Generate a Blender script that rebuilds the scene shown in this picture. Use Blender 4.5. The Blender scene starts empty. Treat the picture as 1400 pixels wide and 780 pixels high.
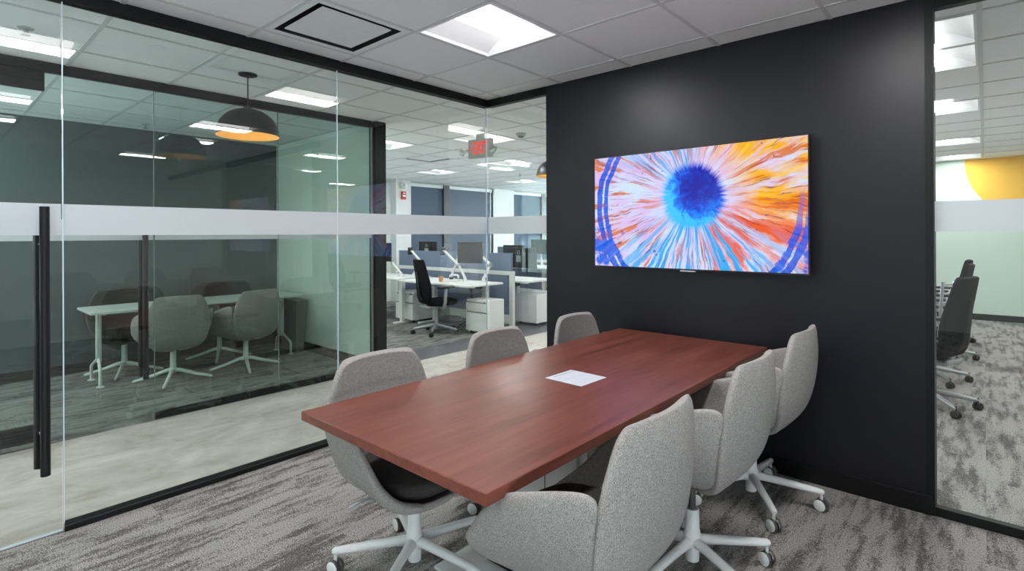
import bpy, bmesh, math, random
from mathutils import Vector, Matrix
random.seed(7)
C = bpy.context.scene.collection
PI = math.pi
R = math.radians

# ------------------------------------------------------------------ helpers
class MB:
    """collects shapes; build() links them as ONE mesh object"""
    def __init__(self): self.bm = bmesh.new()
    def box(self, x0, x1, y0, y1, z0, z1, bev=0.0, seg=2, mi=0):
        t = bmesh.new()
        vs = [t.verts.new((x, y, z)) for z in (z0, z1) for x, y in ((x0, y0), (x1, y0), (x1, y1), (x0, y1))]
        for f in ((3, 2, 1, 0), (4, 5, 6, 7), (0, 1, 5, 4), (1, 2, 6, 5), (2, 3, 7, 6), (3, 0, 4, 7)):
            t.faces.new([vs[i] for i in f])
        if bev > 0:
            bmesh.ops.bevel(t, geom=t.edges[:], offset=bev, segments=seg, profile=0.5, affect='EDGES')
        return self.merge(t, mi)
    def merge(self, t, mi=0, M=None):
        if M is not None: bmesh.ops.transform(t, matrix=M, verts=t.verts)
        me = bpy.data.meshes.new('tmp')
        for f in t.faces: f.material_index = mi
        t.to_mesh(me); t.free()
        self.bm.from_mesh(me)
        bpy.data.meshes.remove(me)
        return self
    def tube(self, pts, rad, n=12, mi=0, cap=True, flat=None):
        pts = [Vector(p) for p in pts]
        if not isinstance(rad, (list, tuple)): rad = [rad] * len(pts)
        t = bmesh.new(); rings = []
        up = None
        for i, p in enumerate(pts):
            if i == 0: d = pts[1] - p
            elif i == len(pts) - 1: d = p - pts[i - 1]
            else: d = (pts[i + 1] - p).normalized() + (p - pts[i - 1]).normalized()
            d.normalize()
            if up is None:
                a = Vector((0, 0, 1)) if abs(d.z) < .9 else Vector((1, 0, 0))
                up = (a - d * a.dot(d)).normalized()
            else:
                up = (up - d * up.dot(d)).normalized()
            s = d.cross(up)
            r = rad[i]
            fx, fy = (flat if flat else (1, 1))
            rings.append([t.verts.new(p + (s * math.cos(k * 2 * PI / n) * fx + up * math.sin(k * 2 * PI / n) * fy) * r) for k in range(n)])
        for a, b in zip(rings, rings[1:]):
            for k in range(n): t.faces.new((a[k], a[(k + 1) % n], b[(k + 1) % n], b[k]))
        if cap:
            t.faces.new(rings[0][::-1]); t.faces.new(rings[-1])
        return self.merge(t, mi)
    def lathe(self, prof, n=32, cx=0, cy=0, cz=0, mi=0, M=None, close=False):
        t = bmesh.new(); rings = []
        for r, z in prof:
            if r < 1e-5: rings.append([t.verts.new((cx, cy, cz + z))])
            else: rings.append([t.verts.new((cx + r * math.cos(k * 2 * PI / n), cy + r * math.sin(k * 2 * PI / n), cz + z)) for k in range(n)])
        for a, b in zip(rings, rings[1:]):
            for k in range(n):
                q = [a[k % len(a)], a[(k + 1) % len(a)], b[(k + 1) % len(b)], b[k % len(b)]]
                u = []
                for v in q:
                    if v not in u: u.append(v)
                if len(u) > 2: t.faces.new(u)
        bmesh.ops.recalc_face_normals(t, faces=t.faces)
        return self.merge(t, mi, M)
    def prism(self, poly, axis, a, b, mi=0, bev=0):
        """poly: 2D outline in the two other axes, extruded along axis from a to b"""
        t = bmesh.new()
        def P(u, v, w):
            return {'x': (w, u, v), 'y': (u, w, v), 'z': (u, v, w)}[axis]
        A = [t.verts.new(P(u, v, a)) for u, v in poly]; B = [t.verts.new(P(u, v, b)) for u, v in poly]
        n = len(poly)
        t.faces.new(A); t.faces.new(B[::-1])
        for k in range(n): t.faces.new((A[k], B[k], B[(k + 1) % n], A[(k + 1) % n]))
        bmesh.ops.recalc_face_normals(t, faces=t.faces)
        if bev: bmesh.ops.bevel(t, geom=t.edges[:], offset=bev, segments=2, profile=.5, affect='EDGES')
        return self.merge(t, mi)
    def grid(self, rows, mi=0):
        t = bmesh.new()
        V = [[t.verts.new(p) for p in r] for r in rows]
        for a, b in zip(V, V[1:]):
            for k in range(len(a) - 1): t.faces.new((a[k], a[k + 1], b[k + 1], b[k]))
        return self.merge(t, mi)
    def xform(self, M): bmesh.ops.transform(self.bm, matrix=M, verts=self.bm.verts); return self
    def build(self, name, mat, parent=None, smooth=False, angle=40):
        me = bpy.data.meshes.new(name)
        self.bm.to_mesh(me); self.bm.free()
        for m in (mat if isinstance(mat, (list, tuple)) else [mat]): me.materials.append(m)
        if smooth:
            me.polygons.foreach_set('use_smooth', [True] * len(me.polygons))
            try: me.set_sharp_from_angle(angle=R(angle))
            except Exception: pass
        me.update()
        o = bpy.data.objects.new(name, me); C.objects.link(o)
        if parent: o.parent = parent
        return o

def tag(o, label, cat, group=None, kind=None):
    o['label'] = label; o['category'] = cat
    if group: o['group'] = group
    if kind: o['kind'] = kind
    return o
def thing(name, label, cat, loc=(0, 0, 0), rz=0, group=None):
    o = bpy.data.objects.new(name, None); C.objects.link(o)
    o.empty_display_size = .1
    o.location = loc; o.rotation_euler = (0, 0, rz)
    return tag(o, label, cat, group)
def struct(o, label, cat): return tag(o, label, cat, kind='structure')
def dup(root, loc=None, rz=None, label=None, group=None):
    def cp(o, par):
        c = o.copy(); C.objects.link(c)
        if par: c.parent = par
        for ch in list(o.children): cp(ch, c)
        return c
    r = cp(root, None)
    if loc is not None: r.location = loc
    if rz is not None: r.rotation_euler = (0, 0, rz)
    if label: r['label'] = label
    if group: r['group'] = group
    return r
def lin(c):
    return tuple((x / 12.92 if x <= .04045 else ((x + .055) / 1.055) ** 2.4) for x in [v / 255 for v in c]) + (1,)

# ------------------------------------------------------------------ materials
class NT:
    def __init__(self, name):
        self.m = bpy.data.materials.new(name); self.m.use_nodes = True
        self.t = self.m.node_tree; self.t.nodes.clear()
        self.out = self.t.nodes.new('ShaderNodeOutputMaterial')
    def n(self, typ, ins=None, **kw):
        nd = self.t.nodes.new(typ)
        for k, v in kw.items(): setattr(nd, k, v)
        for k, v in (ins or {}).items(): self.set(nd, k, v)
        return nd
    def set(self, nd, k, v):
        s = nd.inputs[k]
        if hasattr(v, 'is_output') or isinstance(v, bpy.types.NodeSocket): self.t.links.new(v, s)
        elif isinstance(v, bpy.types.Node): self.t.links.new(v.outputs[0], s)
        else: s.default_value = v
    def math(self, op, a, b=None, c=None, clamp=False):
        nd = self.t.nodes.new('ShaderNodeMath'); nd.operation = op; nd.use_clamp = clamp
        for i, v in enumerate((a, b, c)):
            if v is not None: self.set(nd, i, v)
        return nd.outputs[0]
    def mix(self, f, a, b, blend='MIX'):
        nd = self.t.nodes.new('ShaderNodeMix'); nd.data_type = 'RGBA'; nd.blend_type = blend
        self.set(nd, 0, f); self.set(nd, 6, a); self.set(nd, 7, b)
        return nd.outputs[2]
    def ramp(self, f, stops, interp='LINEAR'):
        nd = self.t.nodes.new('ShaderNodeValToRGB'); cr = nd.color_ramp; cr.interpolation = interp
        while len(cr.elements) < len(stops): cr.elements.new(.5)
        for e, (p, c) in zip(cr.elements, stops): e.position = p; e.color = c
        self.set(nd, 0, f); return nd.outputs[0]
    def coord(self, scale=(1, 1, 1), which='Object', rot=(0, 0, 0)):
        tc = self.t.nodes.new('ShaderNodeTexCoord')
        mp = self.n('ShaderNodeMapping', {'Vector': tc.outputs[which], 'Scale': scale, 'Rotation': rot})
        return mp.outputs[0]
    def noise(self, vec, scale, detail=4, rough=.5, dist=0, out='Fac'):
        nd = self.n('ShaderNodeTexNoise', {'Vector': vec, 'Scale': scale, 'Detail': detail, 'Roughness': rough, 'Distortion': dist})
        return nd.outputs[out]
    def bump(self, h, strength=.3, dist=.002):
        return self.n('ShaderNodeBump', {'Height': h, 'Strength': strength, 'Distance': dist}).outputs[0]
    def pbsdf(self, **kw):
        nd = self.n('ShaderNodeBsdfPrincipled', {k.replace('_', ' '): v for k, v in kw.items()})
        self.t.links.new(nd.outputs[0], self.out.inputs[0]); return nd

def plain(name, col, rough=.5, metal=0, spec=.5, mottled=.04, scale=30):
    t = NT(name)
    c = lin(col)
    v = t.noise(t.coord(), scale, 3)
    k = t.mix(v, tuple(x * (1 - mottled) for x in c[:3]) + (1,), tuple(min(1, x * (1 + mottled)) for x in c[:3]) + (1,))
    t.pbsdf(Base_Color=k, Roughness=rough, Metallic=metal, Specular_IOR_Level=spec)
    return t.m
def emit(name, col, s):
    t = NT(name)
    e = t.n('ShaderNodeEmission', {'Color': lin(col), 'Strength': s})
    t.t.links.new(e.outputs[0], t.out.inputs[0]); return t.m
def fabric(name, a, b, rough=.95):
    t = NT(name); co = t.coord()
    n1 = t.noise(co, 420, 3, .7); n2 = t.noise(co, 60, 3)
    n3 = t.noise(t.coord((1, 1, .35)), 700, 2, .6)
    f = t.math('ADD', t.math('MULTIPLY', n1, .6), t.math('MULTIPLY', n3, .4))
    f = t.math('ADD', f, t.math('MULTIPLY', t.math('SUBTRACT', n2, .5), .06))
    k = t.ramp(f, [(.34, lin(a)), (.64, lin(b))])
    t.pbsdf(Base_Color=k, Roughness=rough, Specular_IOR_Level=.15, Normal=t.bump(f, .45, .003))
    return t.m
def glass(name, tint, side=False):
    t = NT(name)
    geo = t.n('ShaderNodeNewGeometry')
    fr = t.n('ShaderNodeFresnel', {'IOR': 1.5}).outputs[0]
    # both surfaces of the pane, counted at the face the light meets first
    both = t.math('DIVIDE', t.math('MULTIPLY', fr, 2), t.math('ADD', fr, 1))
    f = t.math('MULTIPLY', both, t.math('SUBTRACT', 1, geo.outputs['Backfacing']))
    col = t.mix(geo.outputs['Backfacing'], lin(tint), (1, 1, 1, 1))
    tr = t.n('ShaderNodeBsdfTransparent', {'Color': col})
    gl = t.n('ShaderNodeBsdfGlossy', {'Color': (1, 1, 1, 1), 'Roughness': 0.0})
    mx = t.n('ShaderNodeMixShader', {0: f, 1: tr.outputs[0], 2: gl.outputs[0]})
    t.t.links.new(mx.outputs[0], t.out.inputs[0]); return t.m

M = {}
M['ceiling'] = None
def ceiling_mat():
    t = NT('ceiling_tile'); co = t.coord()
    n = t.noise(co, 160, 6, .7); n2 = t.noise(co, 3, 2)
    k = t.mix(n, lin((234, 234, 236)), lin((250, 250, 252)))
    t.pbsdf(Base_Color=k, Roughness=.95, Specular_IOR_Level=.1, Normal=t.bump(n, .25, .003)); return t.m
def carpet_mat(name, dark, lite, yscale=2.6, rot=False, bias=0.0):
    t = NT(name)
    tc = t.t.nodes.new('ShaderNodeTexCoord')
    sep = t.n('ShaderNodeSeparateXYZ', {0: tc.outputs['Object']})
    px = t.math('FLOOR', t.math('DIVIDE', sep.outputs[0], .25)); py = t.math('FLOOR', t.math('DIVIDE', t.math('ADD', sep.outputs[1], t.math('MULTIPLY', px, .37)), 1.0))
    off = t.n('ShaderNodeCombineXYZ', {0: t.math('MULTIPLY', py, 3.1), 1: t.math('MULTIPLY', px, 5.7), 2: t.math('ADD', t.math('MULTIPLY', px, .21), t.math('MULTIPLY', py, .17))})
    wv = t.n('ShaderNodeTexNoise', {'Vector': tc.outputs['Object'], 'Scale': 26.0, 'Detail': 4, 'Roughness': .65}).outputs['Color']
    jit = t.n('ShaderNodeVectorMath', {0: wv, 'Scale': .05}, operation='SCALE').outputs[0]
    pj = t.n('ShaderNodeVectorMath', {0: tc.outputs['Object'], 1: jit}, operation='ADD').outputs[0]
    mp = t.n('ShaderNodeMapping', {'Vector': pj, 'Scale': (19, yscale, 1)})
    v = t.n('ShaderNodeVectorMath', {0: mp.outputs[0], 1: off.outputs[0]}, operation='ADD').outputs[0]
    big = t.noise(v, 1.0, 5, .6, .0)
    mid = t.noise(tc.outputs['Object'], 55, 5, .75)
    mp3 = t.n('ShaderNodeMapping', {'Vector': pj, 'Scale': (5, 2.2, 1)})
    soft = t.noise(mp3.outputs[0], 1.0, 3, .6)
    pile = t.noise(tc.outputs['Object'], 165, 4, .8)
    f = t.math('ADD', t.math('MULTIPLY', big, .58), t.math('MULTIPLY', mid, .30))
    f = t.math('ADD', f, t.math('MULTIPLY', soft, .26))
    f = t.math('ADD', f, t.math('MULTIPLY', t.math('SUBTRACT', pile, .5), .30))
    md = tuple(a * .5 + b * .5 for a, b in zip(lin(dark), lin(lite)))
    k = t.ramp(f, [(.50 + bias, lin(dark)), (.555 + bias, md), (.60 + bias, lin(lite))])
    k = t.mix(.85, k, t.ramp(pile, [(.36, (.10, .10, .10, 1)), (.64, (.90, .90, .90, 1))]), 'OVERLAY')
    t.pbsdf(Base_Color=k, Roughness=1, Specular_IOR_Level=.05, Normal=t.bump(t.math('ADD', pile, t.math('MULTIPLY', big, .4)), .6, .006)); return t.m
def concrete_mat():
    t = NT('concrete_vinyl')
    co = t.coord((2.4, 1.5, 1)); a = t.noise(co, 1.5, 9, .66, .8); b = t.noise(t.coord(), 9, 6, .7)
    f = t.math('ADD', t.math('MULTIPLY', a, .75), t.math('MULTIPLY', b, .25))
    k = t.ramp(f, [(.36, lin((162, 151, 142))), (.46, lin((184, 175, 168))), (.54, lin((194, 187, 181))), (.64, lin((208, 203, 198)))])
    t.pbsdf(Base_Color=k, Roughness=t.math('ADD', .34, t.math('MULTIPLY', b, .2)), Specular_IOR_Level=.4, Normal=t.bump(b, .06, .003)); return t.m
def wood_mat():
    t = NT('mahogany_laminate')
    w = t.noise(t.coord((9, .9, 9)), 1.2, 5, .55, .8)
    g = t.noise(t.coord((60, 2.2, 60)), 1.0, 5, .65, .3)
    st = t.noise(t.coord((34, 1.1, 34)), 1.0, 3, .5, 1.4)
    f = t.math('ADD', t.math('MULTIPLY', w, .55), t.math('MULTIPLY', g, .45))
    k = t.ramp(f, [(.33, lin((84, 42, 32))), (.48, lin((108, 57, 45))), (.66, lin((124, 70, 56)))])
    s = t.ramp(st, [(.60, (0, 0, 0, 1)), (.72, (1, 1, 1, 1))])
    k = t.mix(t.math('MULTIPLY', s, .6), k, lin((66, 34, 30)))
    t.pbsdf(Base_Color=k, Roughness=.33, Specular_IOR_Level=.38, Normal=t.bump(g, .05, .001)); return t.m
def darkwall_mat():
    t = NT('charcoal_paint'); n = t.noise(t.coord(), 240, 3, .6); n2 = t.noise(t.coord(), 60, 3)
    k = t.mix(n2, lin((15, 15, 24)), lin((18, 18, 28)))
    t.pbsdf(Base_Color=k, Roughness=.41, Specular_IOR_Level=.4, Normal=t.bump(n, .12, .002)); return t.m
def painted(name, col):
    t = NT(name); n = t.noise(t.coord(), 200, 3, .6)
    c = lin(col)
    t.pbsdf(Base_Color=t.mix(n, tuple(x * .97 for x in c[:3]) + (1,), c), Roughness=.6, Specular_IOR_Level=.3, Normal=t.bump(n, .06, .002)); return t.m
def circle_wall_mat(cx, cz, rad):
    t = NT('mint_wall_with_yellow_circle')
    tc = t.t.nodes.new('ShaderNodeTexCoord'); s = t.n('ShaderNodeSeparateXYZ', {0: tc.outputs['Object']})
    dx = t.math('SUBTRACT', s.outputs[0], cx); dz = t.math('SUBTRACT', s.outputs[2], cz)
    d = t.math('SQRT', t.math('ADD', t.math('MULTIPLY', dx, dx), t.math('MULTIPLY', dz, dz)))
    k = t.mix(t.math('LESS_THAN', d, rad), lin((203, 221, 211)), lin((236, 186, 74)))
    t.pbsdf(Base_Color=k, Roughness=.6, Specular_IOR_Level=.3); return t.m
def frost_mat():
    t = NT('frosted_film'); n = t.noise(t.coord(), 300, 2)
    df = t.n('ShaderNodeBsdfDiffuse', {'Color': t.mix(n, (.70, .73, .77, 1), (.74, .77, .80, 1))})
    tl = t.n('ShaderNodeBsdfTranslucent', {'Color': (.72, .76, .80, 1)})
    a = t.n('ShaderNodeMixShader', {0: .45, 1: df.outputs[0], 2: tl.outputs[0]})
    tr = t.n('ShaderNodeBsdfTransparent', {'Color': (1, 1, 1, 1)})
    b = t.n('ShaderNodeMixShader', {0: .06, 1: a.outputs[0], 2: tr.outputs[0]})
    t.t.links.new(b.outputs[0], t.out.inputs[0]); return t.m
def shade_mat():
    t = NT('solar_shade_cloth')
    w = t.n('ShaderNodeTexWave', {'Vector': t.coord(), 'Scale': 160.0, 'Distortion': 0.5}).outputs['Fac']
    n = t.noise(t.coord(), 2.0, 3)
    df = t.n('ShaderNodeBsdfDiffuse', {'Color': t.mix(w, lin((98, 110, 128)), lin((114, 126, 142)))})
    tl = t.n('ShaderNodeBsdfTranslucent', {'Color': t.mix(n, lin((60, 70, 84)), lin((80, 90, 102)))})
    a = t.n('ShaderNodeMixShader', {0: .35, 1: df.outputs[0], 2: tl.outputs[0]})
    t.t.links.new(a.outputs[0], t.out.inputs[0]); return t.m

M['ceil'] = ceiling_mat()
M['tbar'] = plain('ceiling_grid_white', (214, 214, 216), .6)
M['carpet'] = carpet_mat('carpet_streaked', (98, 94, 93), (158, 154, 152))
M['carpet2'] = carpet_mat('carpet_streaked_office', (84, 84, 84), (134, 134, 134), 4.5)
M['concrete'] = concrete_mat()
M['slate'] = plain('slate_vinyl', (88, 88, 96), .45, mottled=.12, scale=6)
M['wood'] = wood_mat()
M['darkwall'] = darkwall_mat()
M['mint'] = painted('mint_paint', (222, 234, 226))
M['white_paint'] = painted('white_paint', (225, 226, 226))
M['office_dark'] = painted('office_charcoal', (72, 84, 86))
M['farwall'] = circle_wall_mat(.725, 2.531, .97)
M['black'] = plain('black_anodised', (12, 13, 15), .5, spec=.3)
M['black_matte'] = plain('black_plastic', (22, 23, 25), .55)
M['black_base'] = plain('black_vinyl_base', (9, 10, 12), .4, spec=.35)
M['glass'] = glass('clear_glass', (236, 244, 240))
M['glass_office'] = glass('grey_green_glass', (218, 232, 226))
M['edge_office'] = plain('polished_edge_grey', (112, 128, 126), .2, spec=.6)
M['edge'] = plain('polished_glass_edge', (205, 220, 228), .12, spec=1.0)
M['frost'] = frost_mat()
M['white_metal'] = plain('white_powder_coat', (222, 224, 224), .4)
M['silver'] = plain('satin_silver', (176, 180, 184), .35, metal=.6)
M['chrome'] = plain('brushed_steel', (190, 194, 200), .22, metal=1)
M['piston'] = plain('gas_piston_grey', (105, 104, 102), .3, metal=.7)
M['fabric'] = fabric('grey_tweed', (82, 78, 77), (190, 186, 183))
M['fabric_dark'] = fabric('charcoal_tweed', (44, 42, 41), (74, 72, 70))
M['fabric_black'] = fabric('black_knit', (9, 10, 12), (22, 24, 27))
M['panel_fabric'] = fabric('slate_blue_panel', (104, 116, 138), (128, 140, 162))
M['white_lam'] = plain('white_laminate', (232, 234, 235), .35)
M['fixture'] = plain('fixture_white', (236, 237, 240), .5)
M['lens'] = emit('lens_glow', (255, 252, 250), 6.5)
M['gold'] = plain('gold_leaf_lining', (222, 182, 108), .5, metal=.1)
M['pend_black'] = plain('pendant_black', (26, 27, 30), .42)
M['bulb'] = emit('warm_bulb', (255, 220, 165), 45.0)
M['plastic_white'] = plain('white_plastic', (226, 228, 228), .45)
M['red'] = plain('alarm_red', (190, 34, 38), .4)
M['red_emit'] = emit('exit_red', (255, 60, 50), 1.3)
M['sign_grey'] = plain('sign_housing', (182, 186, 180), .5)
M['shade'] = shade_mat()
M['screen_off'] = plain('screen_off', (16, 19, 20), .3, spec=.25)
M['bin_grey'] = plain('bin_grey', (122, 128, 127), .55)
M['cup'] = plain('tan_cup', (196, 140, 98), .5)
M['mullion'] = plain('bronze_mullion', (44, 44, 46), .4)

# ------------------------------------------------------------------ main dimensions (metres)
H = 2.5687
XG = -3.268          # glazed front of the meeting room
XG2 = -4.74          # glazed front of the office across the corridor
YW = 3.338           # plane of the dark wall
XL, XR = -2.6025, -.194
BT, BB = 1.5474, 1.4001   # frosted band
GX, GY, G = -2.4567, 1.92, .6096
YF = 11.3

# ------------------------------------------------------------------ setting: floors
def slab(name, x0, x1, y0, y1, mat, label, cat='floor', z=0.0):
    return struct(MB().box(x0, x1, y0, y1, z - .05, z).build(name, mat), label, cat)
slab('floor', XG, 2.6, -3, YW + .06, M['carpet'], 'grey streaked carpet of the meeting room')
slab('floor', XG2 + .04, XG, -3, YW + .06, M['concrete'], 'concrete-look corridor floor')
slab('floor', XG2 + .04, XL, YW + .06, 14, M['concrete'], 'concrete-look floor beyond the corner')
slab('floor', XL, 2.6, YW + .06, 14, M['carpet'], 'carpet behind the dark wall')
slab('floor', -6.98, XG2 + .04, -1.25, 3.22, M['carpet2'], 'carpet inside the office across the corridor')
slab('floor', -5.21, XG2 + .04, 3.22, 14, M['slate'], 'dark slate strip beside the corridor')
slab('floor', -9.7, -5.21, 3.22, 14, M['carpet2'], 'carpet of the open office')

# ------------------------------------------------------------------ ceiling with light and vent cells
LIGHTS = [  # cell indices (i, j), label
 ((0, 0), 'bright troffer light in the meeting room ceiling above the table'),
 ((3, 0), 'troffer light above the chairs beside the television wall'),
 ((0, -3), 'troffer light above the glass door end of the meeting room'),
 ((3, -3), 'troffer light above the camera side of the meeting room'),
 ((3, 3), 'troffer light just behind the dark wall, seen through the pane beside it'),
 ((3, 4), 'troffer light touching the first one behind the dark wall'),
 ((3, 7), 'second troffer light down the row behind the dark wall'),
 ((3, 11), 'third troffer light down the row behind the dark wall'),
 ((3, 14), 'troffer light by the mint wall with the yellow circle'),
 ((0, 3), 'troffer light hidden behind the dark wall, mirrored in the glass front'),
 ((-4, 4), 'troffer light over the corridor beyond the exit sign'),
 ((-6, 3), 'troffer light at the dark corner post of the office'),
 ((-6, 7), 'troffer light above the first bench of white desks'),
 ((-9, 7), 'troffer light in front of the white pier with the fire alarm'),
 ((-9, 11), 'troffer light near the far window pier'),
 ((-6, 11), 'troffer light behind the dark wall over the far desks'),
 ((0, 9), 'troffer light over the hidden middle of the open office'),
 ((-3, 10), 'troffer light over the far corridor end'),
 ((-9, 3), 'troffer light over the bench behind the office'),
 ((6, 7), 'unseen troffer light added over the far side of the chair row'),  # this and the next: out-of-view lights added for illumination
 ((6, 11), 'unseen troffer light added over the far side by the mint wall'),
 ((-3, -4), 'unseen troffer light added over the near end of the corridor'),  # this and the next: out-of-view lights added to brighten the corridor
 ((-3, -8), 'unseen troffer light added over the corridor behind the camera line'),
 ((-6, -4), 'unseen troffer light added over the door end of the office'),  # this and the next: out-of-view lights added to lift the dim office
 ((-7, -4), 'unseen troffer light added over the rear wall of the office'),
]
VENTS = [((-1, -1), 'square ceiling air diffuser with a white plaque above the glass front'),
         ((-7, 5), 'square ceiling air diffuser over the open office desks')]
cut = set(l[0] for l in LIGHTS) | set(v[0] for v in VENTS)
mb = MB(); i0, i1, j0, j1 = -12, 9, -9, 20
def cx(i): return GX + i * G
def cy(j): return GY + j * G
for i in range(i0, i1):
    for j in range(j0, j1):
        if (i, j) in cut: continue
        mb.grid([[(cx(i), cy(j), H), (cx(i), cy(j + 1), H)], [(cx(i + 1), cy(j), H), (cx(i + 1), cy(j + 1), H)]])
bmesh.ops.remove_doubles(mb.bm, verts=mb.bm.verts, dist=1e-4)
struct(mb.build('ceiling', M['ceil']), 'acoustic tile ceiling', 'ceiling')
mb = MB()
w = .0115
for i in range(i0, i1 + 1): mb.box(cx(i) - w, cx(i) + w, cy(j0), cy(j1), H - .004, H + .02)
for j in range(j0, j1 + 1): mb.box(cx(i0), cx(i1), cy(j) - w, cy(j) + w, H - .0045, H + .02)
struct(mb.build('ceiling_grid', M['tbar']), 'white ceiling grid', 'ceiling')
struct(MB().box(-10, 3, -3.2, 14.2, H + .16, H + .2).build('ceiling_slab', M['white_paint']), 'slab over the ceiling tiles', 'ceiling')

LAMP_W = 18.5
def make_light():
    t = thing('ceiling_light', '', 'ceiling light')
    h = G / 2 - .012
    fr = MB()
    for a, b, c, d in ((-h, h, -h, -h + .014), (-h, h, h - .014, h), (-h, -h + .014, -h + .014, h - .014), (h - .014, h, -h + .014, h - .014)):
        fr.box(a, b, c, d, -.006, .016)
    fr.build('frame', M['fixture'], t)
    # two curved reflector wings and end plates
    k = h - .014
    for s in (-1, 1):
        rows = []
        for q in range(11):
            u = q / 10; x = s * (k - (k - .105) * u); z = .012 + .075 * math.sin(u * PI / 2)
            rows.append([(x, -k, z), (x, k, z)])
        MB().grid(rows).build('reflector_wing', M['fixture'], t, smooth=True)
    for s in (-1, 1): MB().box(-k, k, s * k - .002, s * k + .002, .01, .1).build('end_plate', M['fixture'], t)
    ld = bpy.data.lights.new('troffer_lamp', 'AREA'); ld.shape = 'RECTANGLE'; ld.size = .21; ld.size_y = .56; ld.energy = LAMP_W; ld.color = (1, .985, .97)
    lo_ = bpy.data.objects.new('troffer_lamp', ld); C.objects.link(lo_); lo_.parent = t; lo_.location = (0, 0, -.009)
    rows = []
    for q in range(13):
        a = PI * q / 12; rows.append([(.105 * math.cos(a), -k + .004, .086 - .062 * math.sin(a) ** .8), (.105 * math.cos(a), k - .004, .086 - .062 * math.sin(a) ** .8)])
    MB().grid(rows).build('lens', M['lens'], t, smooth=True)
    MB().box(-h, h, -h, h, .1, .11).build('housing', M['fixture'], t)
    return t
proto = make_light()
for n, ((i, j), lab) in enumerate(LIGHTS):
    loc = (cx(i) + G / 2, cy(j) + G / 2, H)
    o = proto if n == 0 else dup(proto)
    o.location = loc; o['label'] = lab; o['group'] = 'troffer lights in the tile ceiling'

def make_vent():
    t = thing('air_vent', '', 'air vent')
    h = G / 2 - .012
    fr = MB()
    # stepped square frame
    for a, b in ((h, h - .035),):
        for s in (-1, 1):
            fr.box(-a, a, min(s * a, s * b), max(s * a, s * b), -.004, .006)
            fr.box(min(s * a, s * b), max(s * a, s * b), -b, b, -.004, .006)
    fr.build('frame', M['fixture'], t)
    th = MB(); b, c = h - .035, h - .045
    for s in (-1, 1):
        th.grid([[(-b, s * b, 0), (b, s * b, 0)], [(-c, s * c, .085), (c, s * c, .085)]])
        th.grid([[(s * b, -b, 0), (s * b, b, 0)], [(s * c, -c, .085), (s * c, c, .085)]])
    th.build('throat', M['mullion'], t)
    MB().box(-h, h, -h, h, .09, .1).build('duct_backing', M['black_matte'], t)
    MB().box(-.213, .213, -.213, .213, .0, .008, .003).build('plaque', M['fixture'], t)
    return t
pv = make_vent()
for n, ((i, j), lab) in enumerate(VENTS):
    o = pv if n == 0 else dup(pv)
    o.location = (cx(i) + G / 2, cy(j) + G / 2, H); o['label'] = lab; o['group'] = 'square air diffusers in the ceiling'

# ------------------------------------------------------------------ walls
dw = struct(MB().box(XL, XR, YW, YW + .14, 0, H).build('wall_back', M['darkwall']), 'charcoal painted wall with the television', 'wall')
struct(MB().box(XL, XR - .004, YW - .012, YW, 0, .095, .003).build('baseboard_back', M['black_base']), 'black base of the television wall', 'baseboard')
struct(MB().box(XR - .028, XR + .006, YW - .004, YW + .144, 0, H).build('trim_1', M['black']), 'black jamb at the end of the television wall', 'trim')
def wall_with_fill_window(name, axis, c0, c1, a0, a1, w0, w1, z0, z1, mat, label, n):  # unseen walls whose windows are added to let in fill daylight
    def bx(m, p0, p1, q0, q1, k0=c0, k1=c1):
        return m.box(k0, k1, p0, p1, q0, q1) if axis == 'x' else m.box(p0, p1, k0, k1, q0, q1)
    m = MB(); bx(m, a0, w0, 0, H); bx(m, w1, a1, 0, H); bx(m, w0, w1, 0, z0); bx(m, w0, w1, z1, H)
    struct(m.build(name, mat), label, 'wall')
    e = struct_empty('window_%d' % n, 'unseen window added for daylight fill', 'window')
    f = MB(); d0, d1 = c0 + .02, c1 - .02; mid = (w0 + w1) / 2
    for y in (w0, mid - .03, w1 - .06): bx(f, y, y + .06, z0, z1, d0, d1)
    bx(f, w0 + .06, w1 - .06, z0, z0 + .06, d0, d1); bx(f, w0 + .06, w1 - .06, z1 - .06, z1, d0, d1)
    f.build('window_frame', M['mullion'], e)
    g = MB(); cm = (c0 + c1) / 2; bx(g, w0 + .06, w1 - .06, z0 + .06, z1 - .06, cm - .004, cm + .004); g.build('window_pane', M['glass'], e)
def struct_empty(name, label, cat):
    o = bpy.data.objects.new(name, None); C.objects.link(o); return struct(o, label, cat)
wall_with_fill_window('wall_right', 'x', 2.6, 2.7, -3, YF, -2.8, -.4, .05, 1.25, M['white_paint'], 'white side wall with a window added for fill light', 12)  # unseen window, added and set low to lift the room ceiling
struct(MB().box(-2.2, 2.7, -3.1, -3, 0, H).build('wall_front', M['white_paint']), 'white wall behind the camera', 'wall')
wall_with_fill_window('wall_front', 'y', -3.1, -3, -9.7, -2.2, -4.65, -3.35, 1.6, 2.5, M['white_paint'], 'wall at the near corridor end with a window added for light', 14)  # unseen window added to light the corridor, set high to favour its floor
fw = struct(MB().box(XL, 2.7, YF, YF + .1, 0, H).build('wall_far', M['farwall']), 'mint wall with a yellow painted circle', 'wall')
struct(MB().box(XL, 2.6, YF - .012, YF, 0, .1, .003).build('baseboard_far', M['black_base']), 'black base of the mint wall', 'baseboard')
struct(MB().box(XL - .1, XL, YF, 14, 0, H).build('wall_return', M['white_paint']), 'return wall', 'wall')
wall_with_fill_window('wall_end', 'y', 14, 14.1, -9.7, XL, -8.8, -2.8, .3, 2.5, M['white_paint'], 'end wall of the open office', 15)  # its hidden window is added to brighten the open office and corridor
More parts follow.
